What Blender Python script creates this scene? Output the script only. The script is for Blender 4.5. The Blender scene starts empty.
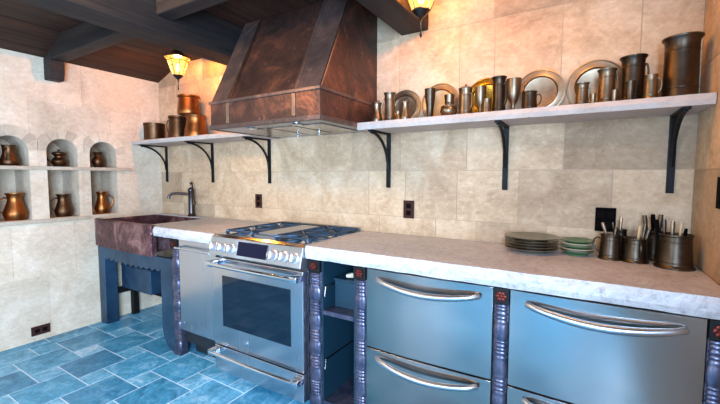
import bpy, bmesh, math, random
from mathutils import Vector, Matrix, noise
random.seed(7)
C = bpy.context.scene.collection
PI = math.pi
W = 4.033          # x of the right wall
YF = -4.0          # y of the wall behind the camera
ZC = 2.33          # flat ceiling height

# ------------------------------------------------------------------ camera
cam_d = bpy.data.cameras.new('camera'); cam = bpy.data.objects.new('camera', cam_d); C.objects.link(cam)
cam_d.sensor_width = 36.0; cam_d.lens = 36.0 * 370.76 / 720.0
cam_d.clip_start = 0.02
yaw, pitch, roll = .5445, .0691, .0022
fwd = Vector((-math.sin(yaw) * math.cos(pitch), math.cos(yaw) * math.cos(pitch), -math.sin(pitch)))
rgt = Vector((math.cos(yaw), math.sin(yaw), 0)); up = rgt.cross(fwd)
r2 = rgt * math.cos(roll) + up * math.sin(roll); u2 = -rgt * math.sin(roll) + up * math.cos(roll)
m = Matrix((r2, u2, -fwd)).transposed().to_4x4(); m.translation = Vector((3.6233, -2.1508, 1.2899))
cam.matrix_world = m
bpy.context.scene.camera = cam

# ------------------------------------------------------------------ world, lights, exposure
vs = bpy.context.scene.view_settings
vs.view_transform = 'Standard'; vs.look = 'None'; vs.gamma = 1.0; vs.use_curve_mapping = False
vs.exposure = 0.0
world = bpy.data.worlds.new('world'); bpy.context.scene.world = world; world.use_nodes = True
world.node_tree.nodes['Background'].inputs[0].default_value = (.55, .75, 1, 1)
world.node_tree.nodes['Background'].inputs[1].default_value = 1.0

def area(name, loc, target, sx, sy, power, col):
    l = bpy.data.lights.new(name, 'AREA'); l.shape = 'RECTANGLE'; l.size = sx; l.size_y = sy
    l.energy = power; l.color = col
    o = bpy.data.objects.new(name, l); C.objects.link(o); o.location = loc
    o.rotation_euler = (Vector(target) - Vector(loc)).to_track_quat('-Z', 'Y').to_euler()
    return o
def point(name, loc, power, col, r=.03):
    l = bpy.data.lights.new(name, 'POINT'); l.energy = power; l.color = col; l.shadow_soft_size = r
    o = bpy.data.objects.new(name, l); C.objects.link(o); o.location = loc
    return o
area('window_daylight', (W - .03, -3.1, 1.25), (0, -1.5, .35), 1.3, 1.5, 360, (.44, .66, 1.0))
area('front_window_daylight', (1.75, YF + .05, 1.15), (1.6, 0, .6), .7, 1.7, 58, (.76, .84, 1.0))
area('warm_ceiling_fill', (1.7, -1.7, 2.28), (1.5, -.3, 1.2), .5, .3, 34, (1.0, .66, .36))  # added warm fill below the ceiling, no fixture belongs to it
area('warm_corner_fill', (3.45, -.62, 2.315), (3.55, -.55, 0),   .12, .12, 6, (1.0, .50, .18))  # extra warm fill added to tint the right corner, not a real fitting

# ------------------------------------------------------------------ materials
def S(r, g, b):
    f = lambda c: (c / 255 / 12.92) if c / 255 <= .04045 else ((c / 255 + .055) / 1.055) ** 2.4
    return (f(r), f(g), f(b), 1)
class NT:
    def __init__(s, name):
        s.m = bpy.data.materials.new(name); s.m.use_nodes = True; s.t = s.m.node_tree
        s.b = s.t.nodes['Principled BSDF']
        tc = s.t.nodes.new('ShaderNodeTexCoord'); geo = s.t.nodes.new('ShaderNodeNewGeometry')
        s.obj = tc.outputs['Object']; s.pos = geo.outputs['Position']
    def n(s, kind, **kw):
        nd = s.t.nodes.new('ShaderNode' + kind)
        for k, v in kw.items():
            if k in nd.inputs: nd.inputs[k].default_value = v
            else: setattr(nd, k, v)
        return nd
    def l(s, a, b): s.t.links.new(a, b)
    def noise(s, scale, detail=4, rough=.6, stretch=None, src=None, dist=0):
        src = src or s.obj
        if stretch:
            mp = s.n('Mapping'); mp.inputs['Scale'].default_value = stretch; s.l(src, mp.inputs[0]); src = mp.outputs[0]
        nd = s.n('TexNoise', Scale=scale, Detail=detail, Roughness=rough, Distortion=dist); s.l(src, nd.inputs['Vector'])
        return nd.outputs['Fac']
    def ramp(s, fac, stops):
        r = s.n('ValToRGB'); e = r.color_ramp.elements
        while len(e) > 1: e.remove(e[-1])
        e[0].position, e[0].color = stops[0]
        for p_, c_ in stops[1:]:
            x = e.new(p_); x.color = c_
        s.l(fac, r.inputs[0]); return r.outputs[0]
    def mix(s, fac, a, b, mode='MIX'):
        mx = s.n('Mix', data_type='RGBA', blend_type=mode)
        for sock, v in ((mx.inputs[0], fac), (mx.inputs[6], a), (mx.inputs[7], b)):
            if hasattr(v, 'links'): s.l(v, sock)
            else: sock.default_value = v
        return mx.outputs[2]
    def bump(s, h, strength=.3, dist=.01):
        b = s.n('Bump', Strength=strength, Distance=dist); s.l(h, b.inputs['Height']); s.l(b.outputs[0], s.b.inputs['Normal'])
    def set(s, **kw):
        for k, v in kw.items():
            k = k.replace('_', ' ')
            if hasattr(v, 'links'): s.l(v, s.b.inputs[k])
            else: s.b.inputs[k].default_value = v
        return s
    def attr(s, name='tone'):
        a = s.n('Attribute', attribute_name=name); return a.outputs['Fac']

def stone_mat(name, lo, mid, hi, sc=3.0):
    t = NT(name)
    a = t.noise(sc, 8, .65, src=t.pos, dist=.6); b = t.noise(sc * 9, 5, .7, (1, 1, 1.5), src=t.pos, dist=.5)
    c = t.ramp(a, [(.28, lo), (.5, mid), (.72, hi)])
    c = t.mix(.35, c, t.ramp(b, [(.3, lo), (.55, mid), (.7, hi)]), 'MIX')
    pits = t.ramp(t.noise(60, 3, .6, (1, 1, 2.5), src=t.pos), [(.30, (.35, .3, .26, 1)), (.40, (1, 1, 1, 1))])
    c = t.mix(.35, c, pits, 'MULTIPLY')
    tone = t.ramp(t.attr(), [(0, (.62, .60, .58, 1)), (.45, (.86, .84, .82, 1)), (1, (1.0, .98, .96, 1))])
    c = t.mix(1.0, c, tone, 'MULTIPLY')
    t.set(Base_Color=c, Roughness=.75); t.bump(b, .25, .006)
    return t.m
M = {}
M['stone'] = stone_mat('travertine', S(146, 116, 84), S(200, 170, 134), S(232, 210, 178))
M['stone_pale'] = stone_mat('pale_travertine', S(176, 152, 124), S(216, 194, 164), S(240, 224, 198))
M['mortar'] = NT('mortar').set(Base_Color=S(172, 146, 116), Roughness=.9).m
def counter_mat():
    t = NT('counter_stone')
    a = t.noise(2.5, 8, .7, (1, 1.4, 1), src=t.pos, dist=.8); b = t.noise(40, 6, .75, src=t.pos)
    c = t.ramp(a, [(.25, S(186, 178, 174)), (.5, S(212, 206, 202)), (.75, S(230, 226, 222))])
    c = t.mix(.6, c, t.ramp(b, [(.34, S(104, 94, 88)), (.45, S(210, 205, 202)), (.75, S(235, 232, 230))]), 'MULTIPLY')
    v = t.ramp(t.noise(6, 6, .7, src=t.pos, dist=2), [(.47, (1, 1, 1, 1)), (.5, S(178, 160, 150)), (.53, (1, 1, 1, 1))])
    c = t.mix(.4, c, v, 'MULTIPLY')
    t.set(Base_Color=c, Roughness=.42); t.bump(b, .22, .005); return t.m
M['counter'] = counter_mat()
M['shelf_stone'] = stone_mat('shelf_stone', S(206, 188, 172), S(228, 212, 198), S(242, 232, 222), 5)
def slate():
    t = NT('slate_tile')
    a = t.noise(7, 8, .7, src=t.pos, dist=1.2); b = t.noise(45, 5, .7, src=t.pos)
    c = t.ramp(a, [(.3, S(38, 108, 136)), (.52, S(74, 154, 184)), (.72, S(140, 190, 208))])
    tone = t.ramp(t.attr(), [(0, (.55, .62, .68, 1)), (.55, (1, 1, 1, 1)), (1, (3.3, 1.6, 1.35, 1))])
    c = t.mix(1, c, tone, 'MULTIPLY')
    c = t.mix(.75, c, t.ramp(b, [(.32, (.55, .6, .62, 1)), (.62, (1.25, 1.2, 1.15, 1))]), 'MULTIPLY')
    t.set(Base_Color=c, Roughness=.38); t.bump(a, .25, .01); return t.m
M['slate'] = slate()
M['grout'] = NT('grout').set(Base_Color=S(196, 212, 216), Roughness=.85).m
def wood(name, lo, hi, axis):
    t = NT(name); st = [14, 14, 14]; st[axis] = .8
    a = t.noise(1.6, 6, .65, tuple(st), src=t.pos, dist=.4); b = t.noise(3, 3, .5, src=t.pos)
    c = t.ramp(a, [(.3, lo), (.7, hi)])
    c = t.mix(.5, c, t.ramp(b, [(.3, (.55, .5, .5, 1)), (.7, (1.2, 1.15, 1.1, 1))]), 'MULTIPLY')
    t.set(Base_Color=c, Roughness=.62, Specular_IOR_Level=.3); t.bump(a, .35, .006); return t.m
M['plank'] = wood('ceiling_planks', S(28, 15, 10), S(70, 42, 28), 1)
M['beam_y'] = wood('beam_wood_y', S(18, 16, 17), S(50, 42, 37), 1)
M['beam_x'] = wood('beam_wood_x', S(18, 16, 17), S(50, 42, 37), 0)
def steel(name='steel', col=S(164, 157, 150), r=.20, ax=2):
    t = NT(name); st = [1, 1, 1]; st = [90, 90, 90]; st[0] = 1.0
    b = t.noise(1.0, 1, .4, (4.5, 1, .35), src=t.pos)
    rr = t.n('MapRange'); t.l(b, rr.inputs[0]); rr.inputs[1].default_value = .3; rr.inputs[2].default_value = .7; rr.inputs[3].default_value = r - .06; rr.inputs[4].default_value = r + .10
    t.set(Base_Color=col, Metallic=1.0, Roughness=rr.outputs[0], Anisotropic=.6)
    tg = t.n('Tangent', direction_type='RADIAL', axis='Z'); t.l(tg.outputs[0], t.b.inputs['Tangent'])
    return t.m
M['steel'] = steel()
M['steel_bright'] = steel('polished_steel', S(215, 220, 226), .14)
M['steel_range'] = steel('range_steel', S(196, 196, 202), .22)
M['satin'] = steel('satin_steel', S(190, 192, 196), .30)
def metal(name, col, rough, var=None, bumpS=0, bsc=60, met=1.0, vsc=7):
    t = NT(name); c = col
    if var:
        a = t.noise(vsc, 6, .65, dist=.5); c = t.ramp(a, [(.3, col), (.68, var)])
    t.set(Base_Color=c, Metallic=met, Roughness=rough)
    if bumpS:
        v = t.n('TexVoronoi', Scale=bsc); t.l(t.obj, v.inputs['Vector']); t.bump(v.outputs['Distance'], bumpS, .004)
    return t.m
M['pewter'] = metal('pewter', S(104, 88, 68), .38, S(156, 136, 110), .06, 30)
M['pewter_dark'] = metal('dark_pewter', S(62, 53, 44), .38, S(102, 88, 72), .08, 30)
M['pewter_plate'] = metal('plate_pewter', S(120, 102, 80), .36, S(172, 150, 122), .03, 14)
M['brass'] = metal('brass', S(190, 142, 48), .22, S(226, 182, 78))
M['copper'] = metal('copper', S(112, 66, 34), .38, S(170, 106, 56), .1, 30)
M['copper_dark'] = metal('tarnished_copper', S(66, 48, 34), .42, S(110, 76, 50), .12, 30)
M['rosette'] = metal('copper_rosette', S(104, 46, 38), .45)
def hood_mat(name, lo, mid, hi, bs):
    t = NT(name)
    a = t.noise(4, 8, .7, dist=1.0); b = t.noise(11, 6, .7)
    c = t.ramp(a, [(.32, lo), (.52, mid), (.70, hi)])
    pat = t.ramp(b, [(.60, (0, 0, 0, 1)), (.72, (1, 1, 1, 1))])
    c = t.mix(t.ramp(pat, [(0, (0, 0, 0, 1)), (1, (.5, .5, .5, 1))]), c, S(170, 130, 112))
    t.set(Base_Color=c, Metallic=.7, Roughness=.46)
    v = t.n('TexVoronoi', Scale=46.0); t.l(t.obj, v.inputs['Vector']); t.bump(v.outputs['Distance'], bs, .004)
    return t.m
M['hood'] = hood_mat('hammered_hood_copper', S(52, 42, 39), S(86, 60, 51), S(136, 86, 64), .3)
M['hood_strap'] = hood_mat('strap_copper', S(66, 58, 56), S(100, 82, 76), S(140, 106, 90), .2)
M['hood_seam'] = metal('seam_copper', S(150, 128, 116), .3, S(196, 170, 152))
M['sink'] = hood_mat('hammered_sink_copper', S(50, 32, 36), S(104, 68, 70), S(190, 146, 140), .9)
M['iron'] = metal('black_iron', S(18, 17, 17), .6, S(34, 32, 31), .08, 60, .7)
M['bronze'] = metal('oil_rubbed_bronze', S(60, 54, 54), .32, S(96, 88, 84))
M['blue_metal'] = metal('blue_grey_painted_steel', S(26, 48, 68), .42, S(54, 84, 106), .05, 30, .5, 4)
M['carved'] = metal('carved_pilaster_metal', S(44, 58, 80), .32, S(118, 110, 124), .1, 50, .75, 12)
def plain(name, col, rough=.5, met=0, **kw):
    return NT(name).set(Base_Color=col, Roughness=rough, Metallic=met, **kw).m
M['dark_in'] = plain('dark_interior', S(20, 22, 26), .6)
M['teal_in'] = plain('teal_bin', S(24, 52, 64), .4, .2)
M['outlet'] = plain('brown_plastic', S(56, 30, 24), .65, 0, Specular_IOR_Level=.15)
M['outlet_face'] = plain('darker_brown_plastic', S(16, 9, 8), .8, 0, Specular_IOR_Level=.05)
M['black_plastic'] = plain('black_plastic', S(6, 5, 5), .8, 0, Specular_IOR_Level=.05)
M['oven_glass'] = plain('oven_glass', S(10, 24, 36), .06, 0)
M['display'] = plain('display_glass', S(10, 12, 34), .3, 0, Specular_IOR_Level=.2)
M['cast_iron'] = metal('cast_iron_grate', S(28, 50, 68), .4, S(56, 84, 106), 0, 60, .5)
M['griddle'] = metal('griddle_steel', S(170, 176, 184), .35)
M['knob'] = metal('knob_metal', S(200, 196, 194), .38, met=.7)
M['china_dark'] = metal('pewter_plate_stack', S(130, 128, 116), .34, S(170, 168, 152))
M['green_glaze'] = plain('green_glaze', S(70, 104, 66), .22)
M['cream'] = plain('cream_glaze', S(196, 180, 150), .3)
M['wood_handle'] = plain('pale_horn_handle', S(186, 156, 108), .4)
M['plaster'] = plain('plaster', S(92, 78, 66), .8)
M['hood_liner'] = steel('liner_steel', S(170, 172, 178), .35)
def glow_glass():
    t = NT('amber_lantern_glass'); nt = t.t
    out = nt.nodes['Material Output']
    tr = t.n('BsdfTransparent'); tr.inputs[0].default_value = (1, .78, .42, 1)
    em = t.n('Emission'); em.inputs[0].default_value = (1, .62, .16, 1); em.inputs[1].default_value = 2.6
    mx = t.n('MixShader'); mx.inputs[0].default_value = .45
    t.l(tr.outputs[0], mx.inputs[1]); t.l(em.outputs[0], mx.inputs[2]); t.l(mx.outputs[0], out.inputs[0])
    return t.m
M['lantern_glass'] = glow_glass()
t_ = NT('bulb_glow'); t_.set(Emission_Color=(1, .80, .45, 1), Emission_Strength=9.0); M['bulb'] = t_.m

# ------------------------------------------------------------------ mesh helpers
class MB:
    def __init__(s): s.bm = bmesh.new(); s.k = None
    def poly(s, vs_, fs):
        v = [s.bm.verts.new(a) for a in vs_]; out = []
        for f in fs:
            try: out.append(s.bm.faces.new([v[i] for i in f]))
            except ValueError: pass
        return v, out
    def box(s, x0, x1, y0, y1, z0, z1, bev=0):
        v, f = s.poly([(x, y, z) for x in (x0, x1) for y in (y0, y1) for z in (z0, z1)],
            [(0, 1, 3, 2), (4, 6, 7, 5), (0, 4, 5, 1), (2, 3, 7, 6), (0, 2, 6, 4), (1, 5, 7, 3)])
        if bev:
            ed = list({e for a in f for e in a.edges})
            bmesh.ops.bevel(s.bm, geom=ed, offset=bev, segments=2, affect='EDGES', profile=.6)
        return s
    def prism(s, pts, axis, a, b):
        """polygon pts (u,v) in the plane normal to axis, from a to b along it"""
        def P(u, v, w): return {0: (w, u, v), 1: (u, w, v), 2: (u, v, w)}[axis]
        n = len(pts)
        vs_ = [P(u, v, a) for u, v in pts] + [P(u, v, b) for u, v in pts]
        s.poly(vs_, [tuple(range(n)), tuple(range(2 * n - 1, n - 1, -1))] + [(i, i + n, (i + 1) % n + n, (i + 1) % n) for i in range(n)])
        return s
    def lathe(s, prof, n=28, c=(0, 0, 0), ax=2, close=False):
        rings = []
        for r, z in prof:
            rg = []
            for i in range(n):
                a = 2 * PI * i / n; u, v = max(r, 1e-4) * math.cos(a), max(r, 1e-4) * math.sin(a)
                q = {2: (u, v, z), 1: (u, z, v), 0: (z, u, v)}[ax]
                rg.append(s.bm.verts.new((q[0] + c[0], q[1] + c[1], q[2] + c[2])))
            rings.append(rg)
        for k in range(len(rings) - 1):
            for i in range(n):
                s.bm.faces.new((rings[k][i], rings[k][(i + 1) % n], rings[k + 1][(i + 1) % n], rings[k + 1][i]))
        s.bm.faces.new(list(reversed(rings[0]))); s.bm.faces.new(rings[-1])
        return s
    def tube(s, pts, r, n=8, sq=1.0, up=None):
        pts = [Vector(p) for p in pts]; rr = r if isinstance(r, (list, tuple)) else [r] * len(pts)
        rings = []
        prev = None
        for i, p in enumerate(pts):
            d = (pts[min(i + 1, len(pts) - 1)] - pts[max(i - 1, 0)]).normalized()
            if prev is None:
                ref = Vector(up) if up else (Vector((0, 0, 1)) if abs(d.z) < .9 else Vector((0, 1, 0)))
            else: ref = prev
            a = (ref - d * ref.dot(d)).normalized(); b = d.cross(a); prev = a
            rings.append([s.bm.verts.new(p + (a * math.cos(2 * PI * k / n) * sq + b * math.sin(2 * PI * k / n)) * rr[i]) for k in range(n)])
        for k in range(len(rings) - 1):
            for i in range(n):
                s.bm.faces.new((rings[k][i], rings[k][(i + 1) % n], rings[k + 1][(i + 1) % n], rings[k + 1][i]))
        s.bm.faces.new(list(reversed(rings[0]))); s.bm.faces.new(rings[-1])
        return s
    def mesh(s, name):
        bmesh.ops.recalc_face_normals(s.bm, faces=s.bm.faces)
        me = bpy.data.meshes.new(name); s.bm.to_mesh(me); s.bm.free(); return me

def wloc(o):
    v = Vector((0, 0, 0))
    while o: v += o.location; o = o.parent
    return v
def obj(name, mb, mat, parent=None, origin=None, local=False, smooth=False, bevel=0):
    me = mb.mesh(name)
    o = bpy.data.objects.new(name, me); C.objects.link(o)
    if parent: o.parent = parent
    if origin: o.location = origin
    if not local:
        off = wloc(parent) if parent else Vector(origin or (0, 0, 0))
        me.transform(Matrix.Translation(-off))
    me.materials.append(mat)
    if smooth:
        for p in me.polygons: p.use_smooth = True
        try: me.set_sharp_from_angle(angle=math.radians(38))
        except Exception: pass
    if bevel:
        b = o.modifiers.new('bevel', 'BEVEL'); b.width = bevel; b.segments = 2; b.limit_method = 'ANGLE'
    return o
def tag(o, label, cat, group=None, kind=None):
    if label: o['label'] = label
    if cat: o['category'] = cat
    if group: o['group'] = group
    if kind: o['kind'] = kind
    return o
def thing(name, label, cat, loc, rz=0, group=None):
    o = bpy.data.objects.new(name, None); C.objects.link(o); o.location = loc; o.rotation_euler = (0, 0, rz)
    o.empty_display_size = .05
    return tag(o, label, cat, group)
def lab(o, l): o['label'] = l; return o
def copy_tree(o, parent=None):
    c = o.copy(); C.objects.link(c); c.parent = parent
    for ch in list(o.children): copy_tree(ch, c)
    return c
def set_tone(me, fn):
    at = me.attributes.get('tone') or me.attributes.new('tone', 'FLOAT', 'FACE')
    for i, p in enumerate(me.polygons): at.data[i].value = fn(p)

# ================================================================== SETTING
# ---- floor: pinwheel of large and small slate tiles
def floor():
    mb = MB(); tones = []; g = .0075; a, b = .295, .1475
    def tile(x0, x1, y0, y1, tone):
        x0, x1, y0, y1 = max(x0, .10), min(x1, W), max(y0, YF), min(y1, 0)
        if x1 - x0 < .02 or y1 - y0 < .02: return
        mb.box(x0 + g / 2, x1 - g / 2, y0 + g / 2, y1 - g / 2, -.012, 0); tones.append(tone)
    rnd = random.Random(3)
    for i in range(-20, 24):
        for j in range(-16, 24):
            x0 = .315 + i * a + j * b; y0 = -1.28 + i * b - j * a
            if x0 > W or x0 < -.4 or y0 > .1 or y0 < YF - .4: continue
            tile(x0, x0 + a, y0, y0 + a, rnd.uniform(.05, .75))
            tile(x0 - b, x0, y0 + b, y0 + 2 * b, rnd.uniform(.6, 1.0))
    y = YF
    while y < 0:
        mb.box(g / 2, .10 - g / 2, y + g / 2, min(y + .30, 0) - g / 2, -.012, 0); tones.append(rnd.uniform(.2, .6)); y += .30
    o = obj('floor', mb, M['slate']); o['kind'] = 'structure'
    me = o.data; at = me.attributes.new('tone', 'FLOAT', 'FACE')
    for i in range(len(me.polygons)): at.data[i].value = tones[i // 6]
    # grout bed belongs to the same mesh
    bm = bmesh.new(); bm.from_mesh(me); me.materials.append(M['grout'])
    vs_ = [bm.verts.new(v) for v in ((-.4, YF - .2, -.0012), (W + .2, YF - .2, -.0012), (W + .2, .2, -.0012), (-.4, .2, -.0012))]
    f = bm.faces.new(vs_); f.material_index = 1; f.normal_update()
    if f.normal.z < 0: f.normal_flip()
    bm.to_mesh(me); bm.free()
floor()

# ---- stone walls of real blocks
G = .0042
def blocks(courses, u0, u1, seed, joints=None, lo=.32, hi=.62):
    rnd = random.Random(seed); out = []
    for k, (z0, z1) in enumerate(courses):
        xs = [u0]
        js = (joints or {}).get(k)
        if js: xs += [j for j in js if u0 < j < u1]
        else:
            x = u0 + rnd.uniform(.15, hi)
            while x < u1 - .15: xs.append(x); x += rnd.uniform(lo, hi)
        xs.append(u1)
        for i in range(len(xs) - 1): out.append((xs[i] + G / 2, xs[i + 1] - G / 2, z0 + G / 2, z1 - G / 2, rnd.random()))
    return out
def join_boxes_wall(name, bl, maker, back, ztop):
    mb = MB(); tones = []
    for u0, u1, z0, z1, t in bl:
        maker(mb, u0, u1, z0, z1); tones += [t] * 6
    back(mb)
    o = obj(name, mb, M['stone']); o['kind'] = 'structure'; o.data.materials.append(M['mortar'])
    at = o.data.attributes.new('tone', 'FLOAT', 'FACE')
    for i, p in enumerate(o.data.polygons):
        at.data[i].value = tones[i] if i < len(tones) else .5
        if i >= len(tones): p.material_index = 1
    return o
cb = [(0, .45), (.45, .92), (.92, 1.035), (1.035, 1.325), (1.325, 1.63), (1.63, 2.145), (2.145, 2.5)]
jb = {2: [.35, .8, 1.3, 1.72, 2.14, 2.47, 2.858, 3.1, 3.46, 3.8], 3: [.33, .72, 1.16, 1.57, 1.999, 2.391, 2.655, 2.985, 3.32, 3.736],
      4: [.38, .66, 1.03, 1.42, 1.816, 2.256, 2.62, 3.037, 3.525], 5: [.28, .9, 1.4, 2.2, 2.609, 2.986, 3.178, 3.50, 3.818]}
bb = [(a, b, c, d, 0.0 if (abs(a - 3.525) < .01 and c < 1.4 and c > 1.3) else t) for a, b, c, d, t in blocks(cb, -.0, W, 2, jb)]
join_boxes_wall('wall_back', bb, lambda mb, a, b, c, d: mb.box(a, b, 0, .03, c, d),
                lambda mb: mb.box(-.05, W + .05, .0025, .16, -.1, 2.6), 2.5)
cr = [(0, .5), (.5, .92), (.92, 1.32), (1.32, 1.75), (1.75, 2.15), (2.15, 2.5)]
def right_back(mb):
    x0, x1 = W + .0025, W + .16
    mb.box(x0, x1, -2.35, .05, -.1, 2.6); mb.box(x0, x1, YF - .1, -3.85, -.1, 2.6); mb.box(x0, x1, -3.85, -2.35, -.1, .5); mb.box(x0, x1, -3.85, -2.35, 2.0, 2.6)
join_boxes_wall('wall_right', [q for q in blocks(cr, -2.35, 0, 5)], lambda mb, a, b, c, d: mb.box(W, W + .03, a, b, c, d), right_back, 2.5)
mb = MB(); a, b, c, d, y0, y1 = -3.85, -2.35, .5, 2.0, W + .04, W + .10
mb.box(y0, y1, a, a + .05, c, d).box(y0, y1, b - .05, b, c, d).box(y0, y1, a + .05, b - .05, c, c + .05).box(y0, y1, a + .05, b - .05, d - .05, d).box(y0, y1, -3.12, -3.08, c + .05, d - .05)
o = obj('window_2', mb, M['plank']); o['kind'] = 'structure'

NICH = [(-1.24, -1.03), (-.92, -.712), (-.622, -.412)]; NZ0 = .952; NZT = 1.585; ND = .31
def left_wall():
    cl = [(0, .5), (.5, .92), (.92, 1.03), (1.03, 1.335), (1.335, 1.60), (1.60, 1.86), (1.86, 2.5)]
    jl = {5: [-3.5, -3, -2.4, -1.8, -1.021, -.451], 6: [-3.4, -2.7, -2.0, -1.5, -.662], 0: [-3.4, -2.8, -2.0, -1.45, -.95, -.4],
          1: [-3.6, -2.9, -2.3, -1.7, -1.16, -.76, -.25]}
    bl = blocks(cl, YF, 0, 9, jl)
    def cutter(e=0):
        mb = MB()
        for a, b in NICH:
            a -= e; b += e
            r = (b - a) / 2; c = (a + b) / 2; zc = NZT + e - r
            pts = [(a, NZ0 - e), (b, NZ0 - e)] + [(c + r * math.cos(t), zc + r * math.sin(t)) for t in [PI * i / 14 for i in range(15)]]
            mb.prism(pts, 0, -ND - e, .1)
        return bpy.data.objects.new('cut', mb.mesh('cut'))
    cut0 = cutter(); C.objects.link(cut0); cut1 = cutter(.0012); C.objects.link(cut1)
    def cutmesh(mb, cut):
        o = bpy.data.objects.new('tmp', mb.mesh('tmp')); C.objects.link(o)
        md = o.modifiers.new('b', 'BOOLEAN'); md.operation = 'DIFFERENCE'; md.object = cut; md.solver = 'EXACT'
        bpy.context.view_layer.update()
        me = bpy.data.meshes.new_from_object(o.evaluated_get(bpy.context.evaluated_depsgraph_get()))
        bpy.data.objects.remove(o); return me
    bm = bmesh.new(); lay = bm.faces.layers.float.new('tone'); 
    def add(me, tone, mi):
        n0 = len(bm.faces); bm.from_mesh(me); bm.faces.ensure_lookup_table()
        for f in bm.faces[n0:]: f[lay] = tone; f.material_index = mi
    for u0, u1, z0, z1, t in bl:
        mb = MB(); mb.box(-.03, 0, u0, u1, z0, z1)
        hit = any(u0 < b and u1 > a for a, b in NICH) and z0 < NZT and z1 > NZ0
        add(cutmesh(mb, cut1) if hit else mb.mesh('t'), .4 + .6 * t, 0)
    mb = MB(); mb.box(-.4, -.0025, YF - .1, .05, -.1, 2.6); add(cutmesh(mb, cut0), .55, 0)
    # arch stones round every niche
    rnd = random.Random(4)
    for a, b in NICH:
        r = (b - a) / 2; c = (a + b) / 2; zc = NZT - r; n = 7
        for i in range(n):
            t0, t1 = PI * i / n + .025, PI * (i + 1) / n - .025
            pts = [(c + q * math.cos(t), zc + q * math.sin(t)) for q, ts in ((r + .003, (t0, (t0 + t1) / 2, t1)), (r + .078, (t1, (t0 + t1) / 2, t0))) for t in ts]
            lo_, hi_ = {-1.24: (-1.5, -.977), -.92: (-.973, -.669), -.622: (-.665, -.2)}[a]; pts = [(min(max(u, lo_), hi_), v) for u, v in pts]
            k = MB(); k.prism(pts, 0, -.02, .006); add(k.mesh('v'), rnd.random(), 0)
    bpy.data.objects.remove(cut0); bpy.data.objects.remove(cut1)
    bmesh.ops.recalc_face_normals(bm, faces=bm.faces)
    me = bpy.data.meshes.new('wall_left'); bm.to_mesh(me); bm.free()
    o = bpy.data.objects.new('wall_left', me); C.objects.link(o); me.materials.append(M['stone_pale']); me.materials.append(M['mortar'])
    o['kind'] = 'structure'
left_wall()
mb = MB()
zz = (.2, 2.1)
mb.box(-.3, 1.3, YF - .15, YF, -.1, 2.6).box(3.1, W + .1, YF - .15, YF, -.1, 2.6)
mb.box(1.3, 3.1, YF - .15, YF, -.1, .2).box(1.3, 3.1, YF - .15, YF, 2.1, 2.6)
o = obj('wall_front', mb, M['plaster']); o['kind'] = 'structure'
for k, (a, b, c, d) in enumerate([(1.3, 3.1, .2, 2.1)]):
    mb = MB(); y0, y1 = YF - .10, YF - .04
    mb.box(a, a + .05, y0, y1, c, d).box(b - .05, b, y0, y1, c, d).box(a + .05, b - .05, y0, y1, c, c + .05).box(a + .05, b - .05, y0, y1, d - .05, d)
    mb.box((a + b) / 2 - .02, (a + b) / 2 + .02, y0, y1, c + .05, d - .05)
    o = obj('window_%d' % (k + 1), mb, M['plank']); o['kind'] = 'structure'

# ---- ceiling boards: rises from the left wall, then flat
mb = MB()
y = 0
prof = [(-.02, 2.194), (.35, ZC), (W + .05, ZC)]
x = .35
n = int((W - .35) / .13)
sl = Vector((.37, 0, ZC - 2.194)); L_ = sl.length; sl.normalize()
for i in range(3):
    a, b = i * L_ / 3 + .002, (i + 1) * L_ / 3 - .002
    p0 = Vector((-.02, 0, 2.194)) + sl * a; p1 = Vector((-.02, 0, 2.194)) + sl * b; nn = Vector((-sl.z, 0, sl.x)) * .02
    mb.prism([(p0.x, p0.z), (p1.x, p1.z), (p1.x + nn.x, p1.z + nn.z), (p0.x + nn.x, p0.z + nn.z)], 1, YF, .02)
for i in range(n + 1):
    a = .35 + i * .13; b = min(a + .13, W + .02)
    if b - a > .01: mb.box(a + .002, b - .002, YF, .02, ZC, ZC + .02)
mb.prism([(-.06, 2.205), (.35, ZC + .012), (W + .06, ZC + .012), (W + .06, ZC + .2), (-.06, ZC + .2)], 1, YF - .05, .06)
o = obj('ceiling', mb, M['plank']); o['kind'] = 'structure'

# ---- beams
def beam(name, label, b, mat, extra=None):
    mb = MB(); x0, x1, y0, y1, z0, z1 = b
    mb.box(*b)
    o = obj(name, mb, mat, origin=((x0 + x1) / 2, (y0 + y1) / 2, z0), bevel=.008)
    return tag(o, label, 'beam')
beam('ceiling_beam', 'dark heavy beam running front to back just left of the copper hood', (1.33, 1.53, YF + .01, -.002, 2.10, ZC - .001), M['beam_y'])
beam('ceiling_beam', 'brown beam running front to back right of the hood, above the right lantern', (2.62, 2.797, YF + .01, -.002, 2.155, ZC - .001), M['beam_y'])
beam('ceiling_beam', 'short cross beam between the left wall and the heavy beam', (.11, 1.328, -.91, -.81, 2.17, 2.33), M['beam_x'])
beam('ceiling_beam', 'cross beam in front of the hood top, joining the two long beams', (1.532, 2.618, -.91, -.81, 2.19, ZC - .001), M['beam_x'])
mb = MB(); mb.prism([(.001, 2.03), (.085, 2.03), (.108, 2.10), (.108, 2.30), (.001, 2.19)], 1, -.91, -.81)
tag(obj('beam_corbel', mb, M['beam_x'], origin=(.05, -.86, 2.03), bevel=.006), 'dark wooden block holding the cross beam at the left wall', 'corbel')

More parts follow.
